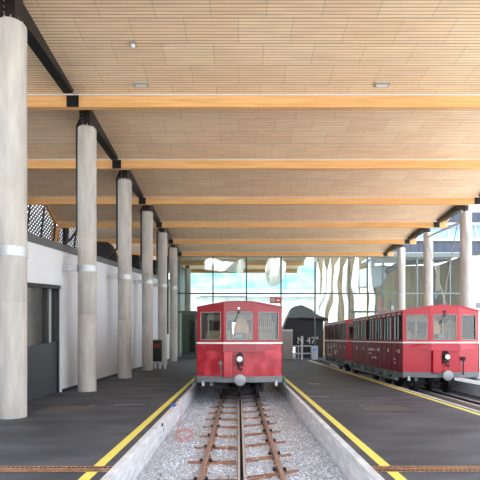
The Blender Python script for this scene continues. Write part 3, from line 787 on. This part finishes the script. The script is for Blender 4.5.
    MB().box(X-1.5, X+1.5, Yf+3.6, Yf+3.63, 2.95, 3.2).build('cab_header', 'cream_interior', t)
    # undercarriage
    MB().box(X-1.35, X+1.35, Yf+.5, Yf+L-.5, .42, .58).build('chassis', 'underframe_black', t)
    for yy in (Yf+1.6, Yf+L-2.2, Yf+3.6, Yf+L-4.4):
        ax = MB().tube([(X-.8,yy,.02),(X+.8,yy,.02)], .07, 12).build('axle', 'underframe_black', t)
        for s in (-1, 1): MB().tube([(X+s*.69,yy,.02),(X+s*.715,yy,.02),(X+s*.716,yy,.02),(X+s*.82,yy,.02)], [.44,.44,.415,.415], 32).build('wheel', 'underframe_black', ax)
        for s in (-1, 1): MB().box(*sorted((X+s*.86, X+s*1.0)), yy-.35, yy+.35, -.08, .45).build('axle_box', 'underframe_black', t, bevel=.02)
        MB().tube([(X-.05,yy,.0),(X+.05,yy,.0)], .33, 20).build('cog_wheel', 'underframe_black', ax)
    MB().box(X-.95, X-.45, Yf+1.0, Yf+1.3, .1, .45).box(X-1.1,X-.9,Yf+.6,Yf+.9,.25,.45).build('brake_gear', 'underframe_black', t)
    MB().tube([(X-.72,Yf+.5,.45),(X-.68,Yf+.45,.25),(X-.5,Yf+.45,.2),(X-.4,Yf+.5,.45)], .035, 8).build('air_pipe', 'underframe_black', t, smooth=True)
    return t
t1 = make_train(X0-.02, 17.35, 11.5, 'weathered red rack railcar on the middle track, facing the viewer', nwin=7)
t2 = make_train(X2+.05, 19.45, 9.5, 'bright red rack railcar on the right track, nearer car with side coloured as shaded', front='bright_red_paint', lower='bright_red_paint', nwin=6)
t3 = make_train(X2+.05, 29.9, 8.3, 'red carriage with shade-coloured side, coupled behind the right-hand railcar', front='bright_red_paint', lower='bright_red_paint', nwin=6)
# painted marks on the right-hand train's side (too small to read in the photograph)
xs = X2+.05-1.66-.025
def marks(parent, rects):
    mb = MB()
    for (ya, yb, za, zb) in rects: mb.box(xs-.008, xs+.002, ya, yb, za, zb)
    mb.build('side_lettering', 'worn_white_paint', parent)
def sidepx(px, py):
    Y = F*xs/(px-VX); return Y, EYE+(VY-py)*Y/F
def mk(parent, L_):
    R = []
    for (xa, ya, xb, yb) in L_:
        Y0_, z0 = sidepx(xa, ya); Y1_, _ = sidepx(xb, ya); z1 = EYE+(VY-yb)*Y0_/F
        R.append((min(Y0_,Y1_), max(Y0_,Y1_), min(z0,z1), max(z0,z1)))
    marks(parent, R)
L_ = []
x = 368.3
while x < 374.5: L_.append((x, 348.4, x+.7, 350.4)); x += 1.1
L_ += [(377.2,348.4,377.9,350.8), (369,352.4,371.5,353.7), (372,355.5,372.5,358.3), (373,356.8,376.8,357.9), (375.2,356,375.8,358.6), (394,358.2,395.2,359.8), (394.3,362,395.3,363.6), (388,349.8,388.8,351.6), (396.5,350,397,352)]
mk(t2, L_)
mk(t3, [(327.8,343.5,328.4,355),(331.2,343.5,331.9,355),(328.4,354,331.2,355),(328.4,347,331.2,347.8),(334,343.5,334.5,348),(336,343.5,336.5,348),(334,350,336.6,350.8),(334.4,351.4,336.2,354),(337,350,337.6,352.5)])
# ------------------------------------------------------------------ end facade
def fz(y, Y=YF): return EYE+(VY-y)*Y/F
def fx(x, Y=YF): return (x-VX)*Y/F
w = bpy.data.objects.new('window_1', None); C.objects.link(w); w.location = (0, YF, 0); structure(w)
vs = [179, 213, 246.5, 281, 315, 349, 367.5, 383, 417, 450, 470]
ztop = 11.05
for x in vs: MB().box(fx(x)-.07, fx(x)+.07, YF-.08, YF+.12, 0, ztop).build('mullion', 'facade_frame', w)
MB().box(fx(354)-.06, fx(354)+.06, YF-.08, YF+.12, 0, fz(311)).build('mullion', 'facade_frame', w)
MB().box(fx(177), fx(470), YF-.12, YF+.15, fz(257.3), ztop).build('head_rail', 'facade_frame', w)
MB().box(fx(177), fx(470), YF-.09, YF+.1, fz(294.2), fz(292.8)).build('transom', 'facade_frame', w)
MB().box(fx(349), fx(386), YF-.1, YF+.1, fz(312.7), fz(310.8)).build('transom', 'facade_frame', w)
MB().box(fx(177), fx(200), YF-.1, YF+.1, fz(313), fz(311)).build('transom', 'facade_frame', w)
MB().box(fx(177), fx(283), YF-.1, YF+.1, 0, .2).build('sill', 'facade_frame', w)
MB().box(fx(200), fx(246), YF-.08, YF+.1, fz(296.6), fz(297.4) if False else fz(296)).build('transom', 'facade_frame', w)
for a, b in zip(vs, vs[1:]):
    for z0, z1 in ((fz(293), fz(257.3)), (0.0 if a < 281 or a > 315 else fz(318), fz(294.2))):
        MB().box(fx(a)+.07, fx(b)-.07, YF+.0, YF+.02, z0+.02, z1).build('glass_pane', 'facade_glass', w)
# glazed door at the left end
d2 = bpy.data.objects.new('door_2', None); C.objects.link(d2); d2.location = (fx(188), YF-.15, 0); structure(d2)
for x0, x1, z0, z1 in ((181.5,182.7,.25,fz(314)),(195,196.5,.25,fz(314)),(181.5,196.5,fz(315),fz(313.5)),(181.5,196.5,.2,.45)):
    MB().box(fx(x0), fx(x1), YF-.16, YF-.1, z0, z1).build('door_frame', 'facade_frame', d2)
MB().box(fx(182.7), fx(195), YF-.14, YF-.13, .45, fz(315)).build('glass_pane', 'facade_glass', d2)
# beyond the glazing: corridor walls
structure(MB().box(-7.2, -6.9, 47.6, 60, 0, 11.2).build('wall_left', 'dark_room_wall'))
structure(MB().box(fx(177), fx(200,50), 51.5, 51.8, 0, fz(313,51.5)).build('wall_back', 'dark_room_wall'))
sh = empty('shelf_rack', (fx(193), 49, 0), 'black stacked shelf rack behind the left glass door', 'shelf')
MB().box(fx(189.5,50), fx(196,50), 50, 50.05, .6, fz(321,50)).build('back_panel', 'black_sheet', sh)
for y in (321.5, 326, 332, 338, 343, 347): MB().box(fx(188.5,49.6), fx(197,49.6), 49.3, 50, fz(y+1,49.6), fz(y-.4,49.6)).build('shelf', 'black_pipe', sh)
# far building made up in place of sky reflected in the glass
fb = empty('reflection_building', (0, 76, 0), 'pale turquoise building standing in for reflections in the end glazing', 'building')
Yb = 76
MB().box(fx(176,Yb), fx(318,Yb), Yb, Yb+6, 0, fz(289,Yb)).build('wall', 'pale_mottled_wall', fb)
MB().box(fx(176,Yb), fx(318,Yb), Yb, Yb+6, fz(289,Yb), fz(262,Yb)).build('glazing_band', 'turquoise_reflection', fb)
MB().box(fx(196,Yb-.2), fx(318,Yb), Yb-.3, Yb, fz(297,Yb), fz(296.2,Yb)).build('ledge', 'galvanised', fb)
MB().box(fx(283.5,Yb), fx(286.5,Yb), Yb-.1, Yb, fz(289,Yb), fz(273,Yb)).build('blue_panel', 'blue_panel', fb)
for x in (224, 243, 262, 300): MB().box(fx(x,Yb), fx(x+.8,Yb), Yb-.15, Yb, 0, fz(262,Yb)).build('mullion', 'galvanised', fb)
mb = MB()
# white fabric shapes made up in place of reflections in the glazing
def drape(pts, Y, label, amp=.25):
    # grid over polygon bounding box with wavy edges
    xs_ = [p[0] for p in pts]; 
    n = 24; mb = MB(); rows = []
    for i in range(n+1):
        u = i/n; x = pts[0][0]+(pts[-1][0]-pts[0][0])*u
        # interpolate top/bottom
        for j in range(len(pts)-1):
            if pts[j][0] <= x <= pts[j+1][0]+1e-6:
                f = (x-pts[j][0])/(pts[j+1][0]-pts[j][0]); tp = pts[j][1]*(1-f)+pts[j+1][1]*f; bt = pts[j][2]*(1-f)+pts[j+1][2]*f; break
        row = []
        for k in range(7):
            v = k/6; Yk_ = Y+amp*math.sin(u*17+v*2)+.1*math.sin(v*9+u*31)
            row.append((mb.bm.verts.new((fx(x,Y), Yk_, fz(tp*(1-v)+bt*v, Y))), mb.bm.verts.new((fx(x,Y), Yk_+.05, fz(tp*(1-v)+bt*v, Y)))))
        rows.append(row)
    for a, b in zip(rows, rows[1:]):
        for k in range(6):
            for q in (0,1): mb.bm.faces.new([a[k][q], b[k][q], b[k+1][q], a[k+1][q]])
    tag(mb.build('reflection_drape', 'reflection_fabric', smooth=True), label, 'drape')
drape([(204.5,262,268),(206.5,258.5,270),(212,258,270.5),(218,260.5,271),(228,262,271.5),(236,262,272),(239,259,275),(243,259,273),(245,262,266)], 49.0, 'crumpled white fabric standing in for a reflection above the middle railcar, left')
drape([(265.5,266,276),(268,259,284),(272,257.5,286),(278,258,285),(282,257.5,280),(286,264,272)], 49.9, 'tall crumpled white fabric standing in for a reflection at the centre of the glazing')
# white pylons, solid stand-ins for warped reflections in the glazing
Yp = 51.5
PY = [([(317.5,262),(318.3,275),(318,293),(317,312)], [.3,2,2.2,1.8]),
      ([(323.5,260),(324.5,272),(324,290),(315,313),(311,350)], [.3,1.9,2.3,2.2,2.2]),
      ([(330.5,258.5),(329.5,272),(329,290),(322,312),(318,350)], [.3,2,2.1,3.2,3.2]),
      ([(339.5,257.5),(337,268),(335,285),(336,300),(333,318),(332,352)], [.4,2.6,2.2,2.6,4.6,5]),
      ([(347.5,259),(345,270),(344,290),(347,310),(348,350)], [.4,2,2.1,2.6,3]),
      ([(357,256.5),(356,270),(354.5,285),(357,300),(357,350)], [1.6,3.1,3.3,3.1,3]),
      ([(371.5,257),(369.5,267),(370,285),(372.5,298),(371.5,312),(371,350)], [.4,2,2.2,3.2,3,3])]
where = ['leftmost thin one beside the canopy','second from left, leaning at its foot','third from left, widening at its foot','fourth from left, with a broad foot','fifth from left, slender and curved','thick one right of the double mullion','rightmost, with a bulging waist']
for i, (pts, rs) in enumerate(PY):
    Y = Yp+.25*i
    P = []; R = []
    for (a, b), ra, rb in zip(zip(pts, pts[1:]), rs, rs[1:]):
        for k in range(5):
            f = k/5; g = f*f*(3-2*f)
            P.append(Vector((fx(a[0]+(b[0]-a[0])*g, Y), Y, fz(a[1]+(b[1]-a[1])*f, Y)))); R.append((ra+(rb-ra)*g)*Y/F)
    P.append(Vector((fx(pts[-1][0],Y), Y, 0.0))); R.append(rs[-1]*Y/F)
    if pts[-1][1] < 320: P[-1].x = fx(315,Y)
    tag(MB().tube(P, R, 16).build('reflection_pylon', 'reflection_pylon', smooth=True), 'curved white pylon standing in for a warped reflection, '+where[i], 'pylon', 'curved white pylons standing in for reflections in the end glazing')
# room to the right behind the glass
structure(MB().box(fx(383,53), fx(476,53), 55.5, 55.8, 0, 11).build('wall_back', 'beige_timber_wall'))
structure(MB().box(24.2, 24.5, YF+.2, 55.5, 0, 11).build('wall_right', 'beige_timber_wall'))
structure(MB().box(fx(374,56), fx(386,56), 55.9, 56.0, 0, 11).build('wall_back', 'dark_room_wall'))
structure(MB().box(9.7, 17, 56.5, 56.8, 0, 12.2).build('wall_back', 'shaded_timber_wall'))
structure(MB().box(15.1, 24.5, 49.9, 55.8, 11.3, 11.5).build('ceiling', 'white_wall'))
tag(MB().box(fx(360.5,53.5), fx(368,53.5), 53.5, 53.7, 0, fz(288,53.5)).build('cream_panel', 'cream_panel'), 'cream panel standing between two white pylons', 'panel')
tag(MB().box(fx(380,51), fx(383.5,51), 51, 51.3, 0, fz(298,51)).build('red_panel', 'dark_red_label'), 'dark red panel behind the glass right of the white pylons', 'panel')
tag(MB().prism([(fx(360,54),fz(270,54)),(fx(374,54),fz(266,54)),(fx(386,54),fz(264,54)),(fx(387,54),fz(277,54)),(fx(380,54),fz(287,54)),(fx(360,54),fz(288,54))], 'Y', 54, 55.2).build('ventilation_unit', 'light_grey_sheet', bevel=.15), 'pale grey hanging ventilation unit behind the right-hand pylons', 'ventilation unit')
tag(MB().tube([at(386,272,52), at(395,266,52), at(405,263,52.4), at(416,262.5,52.8), at(430,261,53), at(448,259,53)], .28, 12).build('air_duct', 'coping_sheet', smooth=True), 'dark curved air duct under the ceiling of the right-hand room', 'duct')
for i, (x, y0, y1, m, l) in enumerate(((404,289,298,'bluep','small blue and white noticeboard behind the glass beside the right column'),(393,299,312,'greyp','small grey cabinet on the beige wall'),(437,286,300,'bluep','blue display panel behind the glass between the two right columns'))):
    t = empty('display_board', (fx(x,55), 55.4, fz(y1,55)), l, 'display board')
    MB().box(fx(x-1.8,55.2), fx(x+1.8,55.2), 55.35, 55.5, fz(y1,55.2), fz(y0,55.2)).build('board', {'bluep':'blue_panel','greyp':'grey_panel'}[m], t)
    MB().box(fx(x-1.3,55.2), fx(x+1.3,55.2), 55.3, 55.35, fz(y1-2,55.2), fz((y0+y1)/2,55.2)).build('poster', 'paper_notice', t)
tag(MB().box(fx(436,54.5), fx(440.5,54.5), 54.5, 54.7, fz(291,54.5), fz(266,54.5)).build('tall_cream_panel', 'cream_panel'), 'tall cream panel behind the glass between the two right columns', 'panel')  # plain cream panel
# dark canopy entrance with the sign, built in place of a warped reflection
Yc = 48.6
def px2(pts, Y): return [(fx(x,Y), fz(y,Y)) for x,y in pts]
cn = empty('reflection_canopy', (fx(303,Yc), Yc, 0), 'dark angular canopy, reflection stand-in, over a black entrance right of the middle railcar', 'canopy')
MB().prism(px2([(282.5,330),(287,318),(292,308),(295,306),(302,305),(311,309),(318,315),(328,318.5),(328,320.5),(301,317.5),(297,318),(297,347),(282.5,347)], Yc), 'Y', Yc, Yc+2.2).build('canopy_shell', 'charcoal_canopy', cn)
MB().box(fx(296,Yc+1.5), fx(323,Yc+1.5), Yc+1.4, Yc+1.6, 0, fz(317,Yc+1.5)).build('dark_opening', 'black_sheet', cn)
MB().box(fx(296.6,Yc), fx(322,Yc), Yc+.2, Yc+.35, fz(346.5,Yc), fz(333,Yc)).build('sign_board', 'black_sheet', cn)
tt = text_mesh('wall_lettering', 'N 47°', Vector((0, 0, 0)), 1.0, 'worn_white_paint')
tt.location = (fx(297), YF-.03, fz(343.6)); tt.scale = (.93, 1, 1)
tag(tt, 'white lettering N 47° on the end glazing', 'lettering')
gb = empty('barrier_cabinet', (fx(287,45), 45, 0), 'grey metal cabinet beside the middle railcar at the end wall', 'cabinet')
MB().box(fx(281,45.5), fx(292.8,45.5), 45.5, 46, 0, fz(329.5,45.5)).build('cabinet_body', 'grey_panel', gb, bevel=.03)
MB().box(fx(281,45.5), fx(292.8,45.5), 45.45, 45.5, fz(331,45.5), fz(329.5,45.5)).build('top_trim', 'galvanised', gb)
fn = empty('barrier_fence', (fx(291,46), 46, 0), 'grey barred barrier in front of the N 47° entrance', 'barrier')
for x in range(283, 302, 3): MB().box(fx(x,46.2), fx(x+1,46.2), 46.2, 46.26, 0, fz(346,46.2)).build('bar', 'galvanised', fn)
MB().box(fx(283,46.2), fx(311,46.2), 46.27, 46.32, fz(346.5,46.2), fz(345.4,46.2)).build('top_rail', 'galvanised', fn)
MB().box(fx(283,46.2), fx(311,46.2), 46.27, 46.32, .5, .65).build('bottom_rail', 'galvanised', fn)
tag(MB().box(fx(301.2,45), fx(303,45), 45, 45.2, 0, fz(336,45)).build('barrier_post', 'galvanised'), 'slim pale post in front of the N 47° sign', 'post')
tm = empty('ticket_machine', (fx(315,45), 45, 0), 'pale grey ticket machine left of the rear red carriage', 'ticket machine')
MB().box(fx(311.5,45), fx(318,45), 45, 45.5, 0, fz(346,45)).build('cabinet_body', 'light_grey_sheet', tm, bevel=.04)
MB().box(fx(313,45), fx(316.5,45), 44.97, 45, fz(351,45), fz(348,45)).build('screen', 'blue_panel', tm)
# small red and white sign above the middle railcar
sg = empty('destination_sign', (fx(275,46.9), 46.9, fz(303,46.9)), 'small red and white sign above the right end of the middle railcar roof', 'sign')
MB().box(fx(270,46.9), fx(281,46.9), 46.9, 47.1, fz(303.2,46.9), fz(297,46.9)).build('sign_case', 'sign_red', sg)
MB().box(fx(271,46.9), fx(275,46.9), 46.87, 46.9, fz(301.8,46.9), fz(298.4,46.9)).build('grey_panel', 'light_grey_sheet', sg)
MB().box(fx(276.5,46.9), fx(279.5,46.9), 46.87, 46.9, fz(301.2,46.9), fz(299.4,46.9)).build('white_symbol', 'white_strip', sg)
MB().box(fx(280.6,46.9), fx(281.6,46.9), 46.95, 47.3, 0, fz(296.5,46.9)).build('sign_post', 'facade_frame', sg)
em = bpy.data.materials.new('added_lamp_glow'); em.use_nodes = True
ep = em.node_tree.nodes['Principled BSDF']; ep.inputs['Emission Color'].default_value = (1,.97,.9,1); ep.inputs['Emission Strength'].default_value = 45
MATS['added_lamp_glow'] = em
for i, (x, y, z, l) in enumerate(((-2.2,48.2,11.05,'strip lamp added to brighten the fabric, left'),(3.6,48.2,11.05,'strip lamp added to brighten the fabric, centre'))):  # added lamps, only there to brighten the fabric behind the glass
    t = empty('added_strip_lamp', (x, y, z), l, 'lamp')
    MB().box(x-1.3, x+1.3, y-.14, y+.14, z, z+.25).build('lamp_housing', 'light_grey_sheet', t)
    MB().box(x-1.25, x+1.25, y-.11, y+.11, z-.03, z).build('diffuser', 'added_lamp_glow', t)
# upper building right
Yu = 47.7
up = empty('station_building', (20, Yu, 11), 'upper storey with dark slate bands and blue glazing right of the roof', 'building')
MB().box(15.95, 45, Yu, Yu+2, fz(252.5,Yu), fz(241,Yu)).build('slate_band', 'slate_shingle', up)
MB().box(15.95, 24.1, Yu-.05, Yu+.2, fz(256.5,Yu), fz(252.5,Yu)).build('fascia', 'light_grey_sheet', up)
MB().box(15.95, 45, Yu-.1, Yu+.2, fz(241,Yu), fz(238.7,Yu)).build('gutter', 'light_grey_sheet', up)
MB().box(15.95, 45, Yu+.3, Yu+.5, fz(238.7,Yu), fz(224,Yu)).build('glazing', 'sky_glazing', up)
MB().box(15.95, 45, Yu+.1, Yu+.3, fz(224.5,Yu), fz(222,Yu)).build('head_flashing', 'light_grey_sheet', up)
MB().box(15.95, 45, Yu, Yu+2, fz(222,Yu), fz(212,Yu)).build('slate_band', 'slate_shingle', up)
for x in (446, 474): MB().hexa([tuple(v) for v in (at(x+3,238,Yu+.2), at(x+4.2,238,Yu+.2), at(x+4.2,238,Yu+.35), at(x+3,238,Yu+.35), at(x,224,Yu+.2), at(x+1.2,224,Yu+.2), at(x+1.2,224,Yu+.35), at(x,224,Yu+.35))]).build('glazing_bar', 'light_grey_sheet', up)
wb = empty('white_house', (30, 46, 0), 'white plastered house wall at the right edge of the photo', 'building')
MB().prism([(24.0,0),(40,0),(40,14),(24.6,10.6),(24.0,9.95)], 'Y', 46.4, 47.4).build('wall', 'white_plaster', wb)
MB().box(24.0, 40, 46.3, 46.4, fz(295,46.4), fz(294,46.4)).build('ledge', 'light_grey_sheet', wb)
MB().box(24.2, 32, 46.3, 46.4, fz(308,46.4), fz(302.5,46.4)).build('dark_opening', 'coping_sheet', wb)
# fix parenting of sub-parts (vertices are in world space throughout)
for o in bpy.data.objects:
    p = o.parent
    if p is None: continue
    if p.parent is None:
        o.matrix_parent_inverse = Matrix.Translation(-p.location)
    else:
        o.matrix_parent_inverse = Matrix.Identity(4)
# ------------------------------------------------------------------ light
wd = bpy.data.worlds.new('World'); bpy.context.scene.world = wd; wd.use_nodes = True
n = wd.node_tree.nodes; l = wd.node_tree.links
bg = n['Background']; bg.inputs['Strength'].default_value = 2.2
tc = n.new('ShaderNodeTexCoord'); sp = n.new('ShaderNodeSeparateXYZ'); l.new(tc.outputs['Generated'], sp.inputs[0])
cr = n.new('ShaderNodeValToRGB'); l.new(sp.outputs['Z'], cr.inputs[0])
cr.color_ramp.elements[0].position = .0; cr.color_ramp.elements[0].color = (.90,.95,1,1)
cr.color_ramp.elements[1].position = 1; cr.color_ramp.elements[1].color = (.55,.72,1,1)
l.new(cr.outputs[0], bg.inputs['Color'])
s = bpy.data.lights.new('sun', 'SUN'); s.energy = 8; s.angle = math.radians(2); s.color = (1,.96,.9)
so = bpy.data.objects.new('sun', s); C.objects.link(so)
so.rotation_euler = Vector((-.15,-.42,1)).to_track_quat('Z','Y').to_euler()
# ------------------------------------------------------------------ camera
cam = bpy.data.cameras.new('camera'); co = bpy.data.objects.new('camera', cam); C.objects.link(co)
co.location = (0,0,EYE); co.rotation_euler = (math.pi/2,0,0)
cam.sensor_width = 36; cam.lens = 36*F/480
cam.shift_y = (VY-240)/480; cam.shift_x = (240-VX)/480
cam.clip_end = 500
sc = bpy.context.scene; sc.camera = co
sc.view_settings.view_transform = 'Standard'; sc.view_settings.look = 'None'; sc.view_settings.gamma = 1
sc.view_settings.exposure = .72
